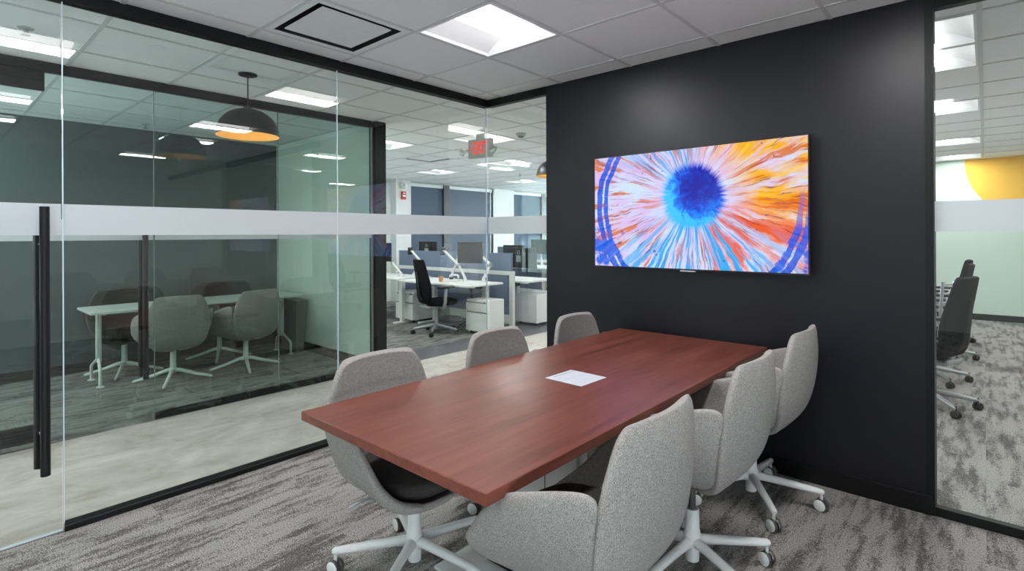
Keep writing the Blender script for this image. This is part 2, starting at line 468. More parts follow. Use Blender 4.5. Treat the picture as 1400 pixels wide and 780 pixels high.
# office across the corridor
struct(MB().box(-7.05, XG2 - .06, 3.165, 3.277, 0, H).build('wall_office_side', M['mint']), 'mint side wall of the office', 'wall')
struct(MB().box(-7.05, -6.95, -1.3, 3.165, 0, H).build('wall_office_rear', M['office_dark']), 'charcoal rear wall of the office', 'wall')
wall_with_fill_window('wall_office_near', 'y', -1.3, -1.2, -7.05, XG2 - .06, -6.9, -4.86, .6, 2.5, M['white_paint'], 'near wall of the office with a window added for light', 16)  # unseen window added to light the mint side wall opposite
struct(MB().box(XG2 - .06, XG2 + .06, 3.155, 3.283, 0, H, .003).build('trim_2', M['black']), 'black corner post of the office front', 'trim')
struct(MB().box(-6.95, XG2 - .06, 3.153, 3.165, 0, .1).build('baseboard_office_side', M['black_base']), 'black base of the mint wall', 'baseboard')
struct(MB().box(-6.95, -6.938, -1.2, 3.153, 0, .1).build('baseboard_office_rear', M['black_base']), 'black base of the charcoal wall', 'baseboard')
struct(MB().box(-9.7, -7.05, 3.165, 3.277, 0, H).build('wall_open_office', M['white_paint']), 'white wall of the open office', 'wall')
struct(MB().box(XG2 - .06, XG2 + .06, -3, -1.2, 0, H).build('wall_corridor', M['mint']), 'corridor wall beyond the office front', 'wall')

# ------------------------------------------------------------------ glazed fronts
def pane_x(parent, x, y0, y1, z0, z1, mat, t=.012, band=True, bt=BT, bb=BB, face=1):
    MB().box(x - t / 2, x + t / 2, y0 + .003, y1 - .003, z0, z1).build('glass_pane', mat, parent)
    if band:
        MB().box(x + face * (t / 2 + .0008) - .0004, x + face * (t / 2 + .0008) + .0004, y0 + .003, y1 - .003, bb, bt).build('frosted_band', M['frost'], parent)
def joint_x(parent, x, y, z0, z1, t=.013, mat=None):
    MB().box(x - t / 2, x + t / 2, y - .002, y + .002, z0, z1).build('glass_joint', mat or M['edge'], parent)
def track(parent, name, x0, x1, y0, y1, z0, z1, lip=None):
    MB().box(x0, x1, y0, y1, z0, z1, .002).build(name, M['black'], parent)

def struct_empty(name, label, cat):
    o = bpy.data.objects.new(name, None); C.objects.link(o); return struct(o, label, cat)
TB, BK = 2.505, .039
w1 = struct_empty('window_1', 'glazed front of the meeting room along the corridor', 'glass wall')
J0, J1, J2 = .4677, 1.899, YW
for a, b in ((J0, J1), (J1, J2)): pane_x(w1, XG, a, b, .02, TB + .02, M['glass'])
joint_x(w1, XG, J1, BK, TB); joint_x(w1, XG, J2, BK, TB)
joint_x(w1, XG, J0, .012, TB)
track(w1, 'top_track', XG - .025, XG + .025, -3, YW + .025, TB, H + .001)
MB().box(XG + .025, XG + .032, -3, YW - .032, TB, TB + .012).box(XG - .032, XG - .025, -3, YW + .03, TB, TB + .012).build('track_lip', M['black'], w1)
track(w1, 'bottom_track', XG - .022, XG + .022, J0, YW + .022, 0, BK)
MB().box(XG + .022, XG + .027, J0, YW, BK - .012, BK - .004).build('track_bead', M['mullion'], w1)

d1 = struct_empty('door_1', 'frameless glass door with black pull bars', 'door')
pane_x(d1, XG, -.46, J0 - .004, .012, TB - .004, M['glass'])
MB().box(XG - .006, XG + .006, -.46, J0 - .006, .004, .012).build('door_sweep', M['edge'], d1)
for k, xx in enumerate((XG + .068, XG - .062)):
    yy = .394 if k == 0 else .386
    MB().tube([(xx, yy, .306), (xx, yy, 1.531)], .0185, 20).build('door_handle', M['black'], d1, smooth=True)
st = MB()
for z in (.48, 1.36): st.tube([(XG - .06, .39, z), (XG + .066, .39, z)], .009, 14)
st.build('handle_standoff', M['chrome'], d1, smooth=True)
wd = struct_empty('window_4', 'glazed front of the meeting room beyond the door', 'glass wall')
pane_x(wd, XG, -3, -.47, .02, TB + .02, M['glass']); track(wd, 'bottom_track', XG - .022, XG + .022, -3, -.465, 0, BK)

def pane_y(parent, y, x0, x1, z0, z1, mat, t=.012, bt=BT, bb=BB):
    MB().box(x0 + .003, x1 - .003, y - t / 2, y + t / 2, z0, z1).build('glass_pane', mat, parent)
    MB().box(x0 + .003, x1 - .003, y - t / 2 - .0012, y - t / 2 - .0004, bb, bt).build('frosted_band', M['frost'], parent)
w2 = struct_empty('window_2', 'narrow glass return between the corner and the dark wall', 'glass wall')
pane_y(w2, YW + .02, XG + .006, XL + .001, .02, TB + .02, M['glass'])
track(w2, 'top_track', XG + .025, XL, YW - .005, YW + .045, TB, H + .001)
track(w2, 'bottom_track', XG + .022, XL, YW - .002, YW + .042, 0, BK)
w3 = struct_empty('window_3', 'glazed side beyond the end of the dark wall', 'glass wall')
pane_y(w3, YW + .02, XR + .006, 1.3, .02, TB + .02, M['glass']); pane_y(w3, YW + .02, 1.3, 2.6, .02, TB + .02, M['glass'])
track(w3, 'top_track', XR + .006, 2.6, YW - .005, YW + .045, TB - .012, H + .001)
MB().box(XR + .006, 2.6, YW - .012, YW - .005, TB - .012, TB + .002).build('track_lip', M['black'], w3)
track(w3, 'bottom_track', XR + .006, 2.6, YW - .002, YW + .042, 0, BK + .006)

w5 = struct_empty('window_5', 'glazed front of the office across the corridor', 'glass wall')
B2, T2 = 1.365, 1.512
for a, b in ((1.216, 2.169), (2.169, 3.155)): pane_x(w5, XG2, a, b, .02, TB + .02, M['glass_office'], bt=T2, bb=B2)
joint_x(w5, XG2, 1.216, .012, TB, mat=M['edge_office']); joint_x(w5, XG2, 2.169, .045, TB, mat=M['edge_office'])
MB().box(XG2 - .012, XG2 + .012, 3.139, 3.155, .045, TB).build('end_channel', M['silver'], w5)
track(w5, 'top_track', XG2 - .03, XG2 + .03, -1.2, 3.155, TB, H + .001)
track(w5, 'bottom_track', XG2 - .022, XG2 + .022, 1.216, 3.155, 0, .05)
d2 = struct_empty('door_2', 'glass door of the office with black pull bars', 'door')
pane_x(d2, XG2, .2, 1.212, .012, TB - .004, M['glass_office'], bt=T2, bb=B2)
for xx in (XG2 + .062, XG2 - .062):
    MB().tube([(xx, 1.145, .33), (xx, 1.145, 1.53)], .019, 18).build('door_handle', M['black'], d2, smooth=True)
st = MB()
for z in (.5, 1.34): st.tube([(XG2 - .062, 1.145, z), (XG2 + .062, 1.145, z)], .009, 12)
st.build('handle_standoff', M['chrome'], d2, smooth=True)
MB().box(XG2 - .02, XG2 + .02, .2, .54, .03, .142, .003).build('hinge_patch', M['black'], d2)
MB().box(XG2 - .02, XG2 + .02, .2, .585, 2.375, TB - .006, .003).build('hinge_patch', M['black'], d2)
w6 = struct_empty('window_6', 'glazed front of the office beyond its door', 'glass wall')
pane_x(w6, XG2, -1.2, .195, .02, TB + .02, M['glass_office'], bt=T2, bb=B2)
track(w6, 'bottom_track', XG2 - .022, XG2 + .022, -1.2, .195, 0, .05)

# ------------------------------------------------------------------ window wall of the open office
XW = -9.4
wm = MB()
wm.box(XW - .3, XW, 3.277, 6.72, 0, H).box(XW - .3, XW - .06, 6.72, 14, 0, .7).box(XW - .3, XW - .06, 6.72, 14, H - .03, H)
struct(wm.build('wall_left', M['mint']), 'outer wall of the open office', 'wall')
struct(MB().box(-9.62, -9.2, 6.70, 7.085, 0, H).build('column', M['white_paint']), 'white pier carrying the fire alarm', 'column')
struct(MB().box(-9.62, -9.36, 9.86, 10.6, 0, H).build('column', M['white_paint']), 'white pier between the shaded windows', 'column')
struct(MB().box(-9.62, -9.36, 13.4, 14, 0, H).build('column', M['white_paint']), 'white pier at the far end', 'column')
def window(n, y0, y1):
    w = struct_empty('window_%d' % n, 'window with a blue-grey solar shade', 'window')
    f = MB()
    f.box(XW - .12, XW - .03, y0, y0 + .06, .7, H - .03).box(XW - .12, XW - .03, y1 - .06, y1, .7, H - .03)
    f.box(XW - .12, XW - .03, y0 + .06, y1 - .06, .7, .76).box(XW - .12, XW - .03, y0 + .06, y1 - .06, H - .09, H - .03)
    f.build('window_frame', M['mullion'], w)
    MB().box(XW - .09, XW - .08, y0 + .06, y1 - .06, .76, H - .09).build('window_pane', M['glass'], w)
    MB().box(XW - .026, XW - .022, y0 + .03, y1 - .11, .74, H - .09).build('roller_shade', M['shade'], w)
    MB().box(XW - .05, XW + .01, y0 + .02, y1 - .07, H - .1, H - .03, .004).build('shade_cassette', M['plastic_white'], w)
window(7, 7.1, 8.3); window(8, 8.3, 9.86); window(9, 10.6, 11.95); window(10, 11.95, 13.4)
mm = MB()
for y in (8.3, 11.95): mm.box(XW - .1, XW + .03, y - .14, y + .04, .7, H - .03)
struct(mm.build('trim_3', M['mullion']), 'dark mullions between the shades', 'trim')

# ------------------------------------------------------------------ television
tv = thing('television', 'large wall-mounted television showing a blue and orange ink burst', 'television', (-1.406, YW, 1.549))
W2, H2 = .691, .3895
MB().box(-W2, W2, -.09, -.052, -H2, H2, .004).build('casing', M['black_matte'], tv)
MB().box(-.45, .45, -.052, -.001, -.24, .2, .01).build('wall_mount', M['black_matte'], tv)
def tv_mat():
    t = NT('ink_burst_screen')
    tc = t.t.nodes.new('ShaderNodeTexCoord'); s = t.n('ShaderNodeSeparateXYZ', {0: tc.outputs['Object']})
    px, pz = s.outputs[0], s.outputs[2]
    wob = t.noise(tc.outputs['Object'], 6, 3); wob2 = t.noise(tc.outputs['Object'], 14, 4, .6)
    dx = t.math('SUBTRACT', px, .034); dz = t.math('SUBTRACT', pz, .08)
    r = t.math('SQRT', t.math('ADD', t.math('MULTIPLY', dx, dx), t.math('MULTIPLY', dz, dz)))
    th = t.math('ARCTAN2', dz, dx)
    th2 = t.math('ADD', th, t.math('MULTIPLY', t.math('SUBTRACT', wob, .5), .12))
    cs, sn = t.math('COSINE', th2), t.math('SINE', th2)
    def streak(f, rs, z, scale=1.0, det=5, rough=.6):
        v = t.n('ShaderNodeCombineXYZ', {0: t.math('MULTIPLY', cs, f), 1: t.math('MULTIPLY', sn, f), 2: t.math('ADD', t.math('MULTIPLY', r, rs), z)}).outputs[0]
        return t.noise(v, scale, det, rough, .2)
    a = streak(10, 2.6, 0); b = streak(17, 3.0, 9.0); c = streak(6, 2.8, 31.0); d = streak(34, 4.0, 51.0); e = streak(4.0, 3.5, 77.0)
    base = t.mix(t.ramp(e, [(.38, (0, 0, 0, 1)), (.62, (1, 1, 1, 1))]), lin((218, 184, 230)), lin((204, 224, 255)))
    right = t.math('MULTIPLY', t.math('ADD', cs, .35), .9, clamp=True)      # warm sector to the upper side
    upr = t.math('MULTIPLY', right, t.math('ADD', t.math('MULTIPLY', sn, .9), .75, clamp=True), clamp=True)
    out = t.math('MULTIPLY', t.math('SUBTRACT', r, .2), 5, clamp=True)
    yel = t.math('MULTIPLY', t.math('MULTIPLY', upr, 1.5, clamp=True), t.math('MULTIPLY', t.ramp(c, [(.36, (0, 0, 0, 1)), (.52, (1, 1, 1, 1))]), out))
    k = t.mix(yel, base, t.mix(t.ramp(a, [(.4, (0, 0, 0, 1)), (.6, (1, 1, 1, 1))]), lin((246, 196, 60)), lin((240, 146, 20))))
    om = t.math('MULTIPLY', t.ramp(a, [(.535, (0, 0, 0, 1)), (.59, (1, 1, 1, 1))]), t.math('MULTIPLY', t.math('SUBTRACT', r, .15), 6, clamp=True))
    k = t.mix(t.math('MULTIPLY', om, .9), k, t.mix(b, lin((236, 140, 50)), lin((190, 84, 34))))
    low = t.math('MULTIPLY', t.math('SUBTRACT', t.math('MULTIPLY', sn, -1), .35), 2.2, clamp=True)
    red = t.math('MULTIPLY', t.math('MULTIPLY', t.math('MULTIPLY', cs, 1.6, clamp=True), t.math('MULTIPLY', sn, -2.2, clamp=True)), t.ramp(c, [(.44, (0, 0, 0, 1)), (.56, (1, 1, 1, 1))]))
    k = t.mix(t.math('MULTIPLY', red, .95), k, lin((236, 92, 34)))
    upl = t.math('MULTIPLY', t.math('MULTIPLY', t.math('SUBTRACT', sn, .3), 2, clamp=True), t.math('MULTIPLY', t.math('SUBTRACT', .35, cs), 2, clamp=True))
    bm_ = t.math('MULTIPLY', t.math('ADD', low, t.math('MULTIPLY', upl, .9), clamp=True), t.ramp(b, [(.47, (0, 0, 0, 1)), (.56, (1, 1, 1, 1))]))
    k = t.mix(bm_, k, t.mix(d, lin((40, 150, 236)), lin((60, 190, 250))))
    dk = t.math('MULTIPLY', t.ramp(d, [(.585, (0, 0, 0, 1)), (.65, (1, 1, 1, 1))]), t.math('MULTIPLY', t.math('SUBTRACT', r, .14), 5, clamp=True))
    k = t.mix(t.math('MULTIPLY', dk, .75), k, t.mix(t.ramp(wob, [(.42, (0, 0, 0, 1)), (.58, (1, 1, 1, 1))]), lin((150, 50, 30)), lin((30, 40, 130))))
    # large ring, seen at both sides
    rx = t.math('SUBTRACT', px, .03); rz = t.math('ADD', pz, -.03)
    rr = t.math('SQRT', t.math('ADD', t.math('MULTIPLY', rx, rx), t.math('MULTIPLY', t.math('MULTIPLY', rz, rz), 1.0)))
    rr = t.math('ADD', rr, t.math('MULTIPLY', t.math('SUBTRACT', wob, .5), .05))
    ring = t.math('MAXIMUM', t.math('LESS_THAN', t.math('ABSOLUTE', t.math('SUBTRACT', rr, .625)), .016), t.math('LESS_THAN', t.math('ABSOLUTE', t.math('SUBTRACT', rr, .675)), .02))
    lowring = t.math('MULTIPLY', t.math('GREATER_THAN', rr, .6), t.math('LESS_THAN', pz, t.math('ADD', -.12, t.math('MULTIPLY', t.math('SUBTRACT', wob2, .5), .4))))
    side = t.math('ADD', t.math('LESS_THAN', px, 0), t.math('MULTIPLY', t.math('SUBTRACT', t.math('MULTIPLY', wob2, .2), pz), 4.0, clamp=True), clamp=True)
    lr = t.math('MULTIPLY', lowring, t.ramp(wob2, [(.45, (0, 0, 0, 1)), (.55, (1, 1, 1, 1))]))
    ring = t.math('MULTIPLY', t.math('MAXIMUM', ring, lr), side)
    k = t.mix(t.math('MULTIPLY', ring, t.math('ADD', .55, t.math('MULTIPLY', d, .7), clamp=True)), k, t.mix(wob2, lin((14, 34, 180)), lin((40, 120, 250))))
    # blots
    bl = t.ramp(t.noise(t.coord((1, 1, 1)), 17, 3, .6), [(.68, (0, 0, 0, 1)), (.72, (1, 1, 1, 1))])
    k = t.mix(t.math('MULTIPLY', bl, .7), k, lin((30, 70, 150)))
    # pupil
    pr = t.math('SQRT', t.math('ADD', t.math('MULTIPLY', t.math('ABSOLUTE', t.math('MULTIPLY', dx, 1.0)), t.math('ABSOLUTE', dx)), t.math('MULTIPLY', dz, dz)))
    pe = t.math('ADD', pr, t.math('MULTIPLY', t.math('SUBTRACT', b, .5), .12))
    pm = t.ramp(pe, [(.178, (1, 1, 1, 1)), (.222, (0, 0, 0, 1))])
    core = t.math('ADD', t.math('MULTIPLY', r, 3.6), t.math('MULTIPLY', t.math('SUBTRACT', t.noise(tc.outputs['Object'], 16, 5, .65, 1.2), .5), 1.3))
    core = t.math('SUBTRACT', core, t.math('ADD', t.math('MULTIPLY', dx, 1.7), t.math('MULTIPLY', dz, 1.9)))
    pc = t.ramp(core, [(.12, lin((14, 20, 160))), (.38, lin((10, 60, 205))), (.6, lin((20, 120, 240))), (.85, lin((60, 190, 255)))])
    k = t.mix(pm, k, pc)
    em = t.n('ShaderNodeEmission', {'Color': k, 'Strength': TVS})
    gl = t.n('ShaderNodeBsdfGlossy', {'Color': (1, 1, 1, 1), 'Roughness': .12})
    fr = t.n('ShaderNodeFresnel', {'IOR': 1.35}).outputs[0]
    mx = t.n('ShaderNodeMixShader', {0: t.math('MULTIPLY', fr, .2), 1: em.outputs[0], 2: gl.outputs[0]})
    t.t.links.new(mx.outputs[0], t.out.inputs[0]); return t.m
TVS = 1.1
MB().box(-W2 + .007, W2 - .007, -.0915, -.0895, -H2 + .012, H2 - .007).build('screen', tv_mat(), tv)
MB().box(-.05, .05, -.091, -.07, -H2 - .007, -H2 + .002, .002).build('logo_tab', M['silver'], tv)

# ------------------------------------------------------------------ meeting table and paper
tb = thing('meeting_table', 'long mahogany laminate meeting table on white plate bases', 'table', (-1.4225, 2.11, 0))
tx, ty = .4825, 1.155
MB().box(-tx, tx, -ty, ty, .706, .74, .003).build('tabletop', M['wood'], tb)
for s in (-1, 1):
    lg = MB().box(-.16, .30, s * .46 - .035, s * .46 + .035, .03, .706, .004).build('leg', M['white_metal'], tb)
    MB().box(.148, .152, s * .46 - .0358, s * .46 + .0358, .05, .70).build('panel_seam', M['black_matte'], lg)
    MB().box(-.16, .30, s * .46 - .038, s * .46 + .038, .0165, .032).build('kick_strip', M['black_matte'], lg)
    MB().box(-.30, .30, s * .52 - .155, s * .52 + .155, .002, .016, .004).build('foot_plate', M['white_metal'], tb)
MB().box(-.05, .05, -.5, .5, .668, .706, .004).build('under_beam', M['white_metal'], tb)
def paper_mat():
    t = NT('printed_paper')
    tc = t.t.nodes.new('ShaderNodeTexCoord'); s = t.n('ShaderNodeSeparateXYZ', {0: tc.outputs['Object']})
    x, y = s.outputs[0], s.outputs[1]
    def rng(v, a, b): return t.math('MULTIPLY', t.math('GREATER_THAN', v, a), t.math('LESS_THAN', v, b))
    wds = t.noise(t.coord((40, 140, 1)), 1.0, 2)
    head = t.math('MULTIPLY', t.math('MULTIPLY', rng(x, -.086, -.076), rng(y, -.06, .085)), t.math('GREATER_THAN', wds, .42))
    rows = t.math('GREATER_THAN', t.math('SINE', t.math('MULTIPLY', x, 900)), .35)
    body = t.math('MULTIPLY', t.math('MULTIPLY', rows, t.math('MULTIPLY', rng(x, -.02, .0), rng(y, -.07, .06))), t.math('GREATER_THAN', wds, .5))
    b2 = t.math('MULTIPLY', t.math('MULTIPLY', rows, t.math('MULTIPLY', rng(x, .04, .05), rng(y, -.07, .03))), t.math('GREATER_THAN', wds, .5))
    f = t.math('MAXIMUM', head, t.math('MAXIMUM', t.math('MULTIPLY', body, .5), t.math('MULTIPLY', b2, .4)))
    t.pbsdf(Base_Color=t.mix(t.math('MULTIPLY', f, .55), lin((188, 193, 204)), lin((110, 116, 128))), Roughness=.6, Specular_IOR_Level=.3); return t.m
pp = MB().box(-.101, .101, -.0985, .0985, 0, .0012).build('paper_sheet', paper_mat())
pp.location = (-1.395, 2.002, .7402); pp.rotation_euler = (0, 0, R(-1.5))
tag(pp, 'white printed paper sheet lying on the mahogany table', 'paper')

# ------------------------------------------------------------------ upholstered shell chairs
def interp(tab, v):
    for (a, *p), (b, *q) in zip(tab, tab[1:]):
        if v <= b:
            u = (v - a) / (b - a); return [x + (y - x) * u for x, y in zip(p, q)]
    return list(tab[-1][1:])
def smooth_tab(tab, n):
    """Catmull-Rom through the table rows"""
    out = []
    for k in range(n + 1):
        f = k / n * (len(tab) - 1); i = min(int(f), len(tab) - 2); u = f - i
        p0, p1, p2, p3 = tab[max(i - 1, 0)], tab[i], tab[i + 1], tab[min(i + 2, len(tab) - 1)]
        out.append([.5 * (2 * b + (c - a) * u + (2 * a - 5 * b + 4 * c - d) * u * u + (3 * b - a - 3 * c + d) * u ** 3) for a, b, c, d in zip(p0, p1, p2, p3)])
    return out
def soft(o, thick, off=-1, lev=2):
    m = o.modifiers.new('Solidify', 'SOLIDIFY'); m.thickness = thick; m.offset = off; m.use_even_offset = False
    m = o.modifiers.new('Subsurf', 'SUBSURF'); m.levels = 1; m.render_levels = lev
    return o
# rows: z above the shell's underside, y, half width, forward wrap
BACK = [(.045, -.02, .10, .0), (.055, -.105, .165, .0), (.095, -.175, .215, .012), (.16, -.225, .245, .04), (.25, -.255, .262, .062),
        (.34, -.270, .258, .068), (.43, -.276, .238, .06), (.50, -.272, .213, .048), (.533, -.267, .193, .038), (.546, -.263, .170, .03)]
def make_shell(root, zb, fab, seat_fab):
    # backrest
    rows = []
    for z, y, hw, wr in smooth_tab(BACK, 16):
        row = []
        for k in range(13):
            u = (k - 6) / 6
            zz = z
            if z > .45: zz = z - (z - .45) * .16 * abs(u) ** 4        # rounded top corners
            row.append((hw * u, y + wr * abs(u) ** 2.0, zb + zz))
        rows.append(row)
    mb = MB().grid(rows)
    o = mb.build('backrest', fab, root, smooth=True, angle=180); soft(o, .032, 1)
    # arms: two halves of the tub, each from the back seam to the front of the seat
    RIM = [(-.222, .385, .262), (-.205, .412, .276), (-.11, .392, .292), (-.03, .366, .298), (.03, .345, .298), (.08, .310, .297), (.127, .262, .293), (.18, .190, .278), (.228, .136, .238), (.246, .108, .16)]
    rim = smooth_tab(RIM, 16)
    for s in (-1, 1):
        rows = []
        for j in range(13):
            t = j / 12; row = []
            for k, (ry, rz, rx) in enumerate(rim):
                f = k / 16
                by = -.14 + .385 * f; bx = .004; z0 = .045 + .045 * max(0, (f - .5) / .5) ** 1.6
                # quarter-ellipse like section: out along the underside, then up
                a = t * PI / 2
                ex = math.sin(a) ** .82; ez = (1 - math.cos(a)) ** 1.15
                x = bx + (rx - bx) * ex; z = z0 + (rz - z0) * ez
                y = by + (ry - by) * t
                row.append((s * x, y, zb + z))
            rows.append(row if s > 0 else row[::-1])
        o = MB().grid(rows).build('arm_shell', fab, root, smooth=True, angle=180); soft(o, .028, 1)
    # seat cushion
    rows = []
    N = 28
    def ring(sc, z, yo=0):
        r = []
        for k in range(N + 1):
            a = 2 * PI * k / N; c, sn = math.cos(a), math.sin(a)
            p = .62
            x = .238 * sc * math.copysign(abs(c) ** p, c); y = .232 * sc * math.copysign(abs(sn) ** p, sn)
            if y < 0: x *= 1 - .10 * (-y / .23)
            r.append((x, y + .012 + yo, zb + z))
        return r
    for sc, z in ((.02, .085), (.80, .085), (.93, .097), (1, .12), (.98, .14), (.88, .154), (.5, .161), (.02, .164)): rows.append(ring(sc, z))
    mb = MB().grid(rows); bmesh.ops.remove_doubles(mb.bm, verts=mb.bm.verts, dist=.0008)
    bmesh.ops.recalc_face_normals(mb.bm, faces=mb.bm.faces)
    mb.build('seat', seat_fab, root, smooth=True, angle=180)
    MB().box(-.09, .09, -.06, .1, zb + .028, zb + .07, .008).build('seat_pan', M['white_metal'], root)

def caster(root, x, y, yaw, wheel_mat, rim_mat, fork, r=.030, name='caster'):
    """twin wheel caster; returns the caster object with its hood as sub-part"""
    Rm = Matrix.Translation((x, y, r)) @ Matrix.Rotation(yaw, 4, 'Z') @ Matrix.Rotation(PI / 2, 4, 'X')
    mb = MB()
    for s in (-1, 1):
        prof = [(0, s * .0235), (r * .86, s * .0235), (r * .93, s * .022)]
        mb.lathe(prof, 24, mi=0, M=Rm)
        mb.lathe([(r * .93, s * .022), (r * .98, s * .0205), (r, s * .017), (r, s * .008), (r * .9, s * .004), (0, s * .004)], 24, mi=1, M=Rm)
    o = mb.build(name, [wheel_mat, rim_mat], root, smooth=True)
    Rh = Matrix.Translation((x, y, 0)) @ Matrix.Rotation(yaw, 4, 'Z')
    h = MB().tube([(0, 0, r * 1.2), (0, 0, .092)], .0075, 10)
    h.xform(Rh)
    hd = h.build('caster_stem', fork, o, smooth=True)
    return o

def make_meeting_chair(zb, phase, lift, yaws, name='meeting_chair'):
    t = thing(name, '', 'chair')
    make_shell(t, zb, M['fabric'], M['fabric_dark'])
    # column
    top = zb + .035
    MB().lathe([(0, .04), (.026, .04), (.027, .045), (.027, .098), (.034, .10), (.036, .125), (.0335, .15), (.0285, .17), (.0275, .255 if lift else top), (0, .256 if lift else top)], 28).build('column', M['white_metal'], t, smooth=True)
    if lift: MB().tube([(0, 0, .25), (0, 0, top)], .0145, 20).build('piston', M['piston'], t, smooth=True)
    MB().tube([(.05, .02, zb + .036), (.20, -.09, zb + .015), (.235, -.115, zb - .005)], [.005, .007, .009], 10, flat=(1, .7)).build('lift_lever', M['silver'], t, smooth=True)
    for k in range(5):
        a = phase + k * 2 * PI / 5
        c, s = math.cos(a), math.sin(a)
        pr = [(.015, .118), (.05, .122), (.10, .117), (.20, .107), (.29, .097), (.325, .093), (.335, .092)]
        rd = [.024, .021, .019, .0175, .0165, .015, .009]
        MB().tube([(r * c, r * s, z) for r, z in pr], rd, 14).build('leg', M['white_metal'], t, smooth=True)
        caster(t, .322 * c, .322 * s, yaws[k], M['white_metal'], M['piston'], M['white_metal'])
    return t
YAWS = [-15, -25, -8, 20, -35]
def yaw_rel(rz, seed):
    rnd = random.Random(seed)
    return [R(v) - rz + R(rnd.uniform(-12, 12)) for v in YAWS]
ZL, ZR = .312, .372
mc = [
 # hub x, y, facing, shell height, star phase (world), lift
 ((-1.785, 1.385), -90, ZL, 10.7, False, 'grey meeting chair by the glass door end of the table, across from the tucked chair'),
 ((-1.785, 2.155), -90, ZL, 30, False, 'grey meeting chair in the middle of the glass side of the table'),
 ((-1.775, 2.905), -90, ZL, 50, False, 'grey meeting chair on the glass side of the table beside the dark wall'),
 ((-.915, 1.345), 90, ZR, 55, True, 'grey meeting chair by the near table corner, its whole back and arm showing'),
 ((-.915, 2.150), 90, ZR, 46, True, 'grey meeting chair in the middle of the television side, showing its piston'),
 ((-.928, 2.935), 90, ZR, 17, True, 'grey meeting chair against the dark wall below the television screen'),
]
for n, ((x, y), rz, zb, ph, lift, lab) in enumerate(mc):
    rzr = R(rz)
    c = make_meeting_chair(zb, R(ph) - rzr, lift, yaw_rel(rzr, n))
    c.location = (x, y, 0); c.rotation_euler = (0, 0, rzr); c['label'] = lab; c['group'] = 'grey shell chairs round the meeting table'

# ------------------------------------------------------------------ office across the corridor
ot = thing('office_table', 'narrow white office table behind the office glass', 'table', (-6.30, 2.04, 0))
MB().box(-.30, .30, -.99, .99, .682, .705, .003).build('tabletop', M['white_lam'], ot)
for s in (-1, 1):
    y = s * .88
    lg = MB().box(-.028, .028, y - .02, y + .02, .2, .682, .006)
    lg.tube([(0, y, .24), (.17, y + s * .02, .15), (.185, y + s * .022, .13), (.185, y + s * .022, .012)], .014, 10)
    lg.tube([(0, y, .24), (-.17, y + s * .02, .15), (-.185, y + s * .022, .13), (-.185, y + s * .022, .012)], .014, 10)
    lg.box(-.2, .2, y - .03, y + .03, .66, .682, .004)
    o = lg.build('leg', M['white_metal'], ot, smooth=True)
    f = MB()
    for q in (-1, 1): f.lathe([(0, 0), (.032, 0), (.030, .008), (.012, .014), (0, .014)], 18, q * .185, y + s * .022, 0)
    f.build('foot_disc', M['white_metal'], o, smooth=True)
MB().box(-.04, .04, -.8, .8, .64, .68, .004).build('under_beam', M['silver'], ot)
MB().box(-.13, -.02, .12, .2, .55, .64, .004).build('power_box', M['white_lam'], ot)

def make_visitor_chair(fab):
    t = thing('visitor_chair', '', 'chair')
    zb = .285
    make_shell(t, zb, fab, fab)
    MB().lathe([(0, .075), (.026, .075), (.032, .09), (.030, .12), (.026, .15), (.026, zb + .035), (0, zb + .035)], 24).build('column', M['white_metal'], t, smooth=True)
    for k in range(4):
        a = PI / 4 + k * PI / 2 + .35; c, s = math.cos(a), math.sin(a)
        MB().tube([(r * c, r * s, z) for r, z in ((.01, .105), (.06, .098), (.2, .05), (.32, .018), (.335, .014))], [.022, .019, .015, .0135, .009], 12).build('leg', M['white_metal'], t, smooth=True)
    return t
v1 = make_visitor_chair(M['fabric']); v1.location = (-5.87, 1.66, 0); v1.rotation_euler = (0, 0, R(86))
v1['label'] = 'grey visitor chair behind the office door handle, turned to the white table'; v1['group'] = 'visitor chairs in the office'
dup(v1, (-5.86, 2.33, 0), R(100), 'grey visitor chair at the mint wall end of the white office table')
v2 = make_visitor_chair(M['fabric_dark']); v2.location = (-6.56, 1.42, 0); v2.rotation_euler = (0, 0, R(-90)); v2['group'] = 'visitor chairs in the office'
v2['label'] = 'dark visitor chair across the white office table, by its free end'
dup(v2, (-6.56, 2.32, 0), R(-90), 'dark visitor chair across the white office table, nearer the mint wall')

bn = thing('waste_bin', 'slim tapered grey waste bin between the white office table and mint wall', 'waste bin', (-6.34, 3.075, 0))
t_ = bmesh.new()
pr = []
b = MB()
def rr_(w, d, z): return [(-w, -d, z), (w, -d, z), (w, d, z), (-w, d, z), (-w, -d, z)]
b.grid([rr_(.02, .02, .004), rr_(.185, .05, .004), rr_(.235, .066, .6), rr_(.235, .066, .62), rr_(.222, .055, .62), rr_(.18, .042, .02)])
b.build('body', M['bin_grey'], bn); t_.free()
MB().box(-.24, .24, -.07, .07, .60, .622, .003).build('rim', M['bin_grey'], bn)

ol = thing('wall_outlet', 'white power outlet low on the mint office wall', 'outlet', (-5.395, 3.165, .395))
MB().box(-.036, .036, -.006, 0, -.058, .058, .002).build('cover_plate', M['plastic_white'], ol)
o_ = MB()
for z in (-.022, .022): o_.box(-.016, .016, -.0085, -.006, z - .014, z + .014, .001)
o_.build('socket', M['fixture'], ol)

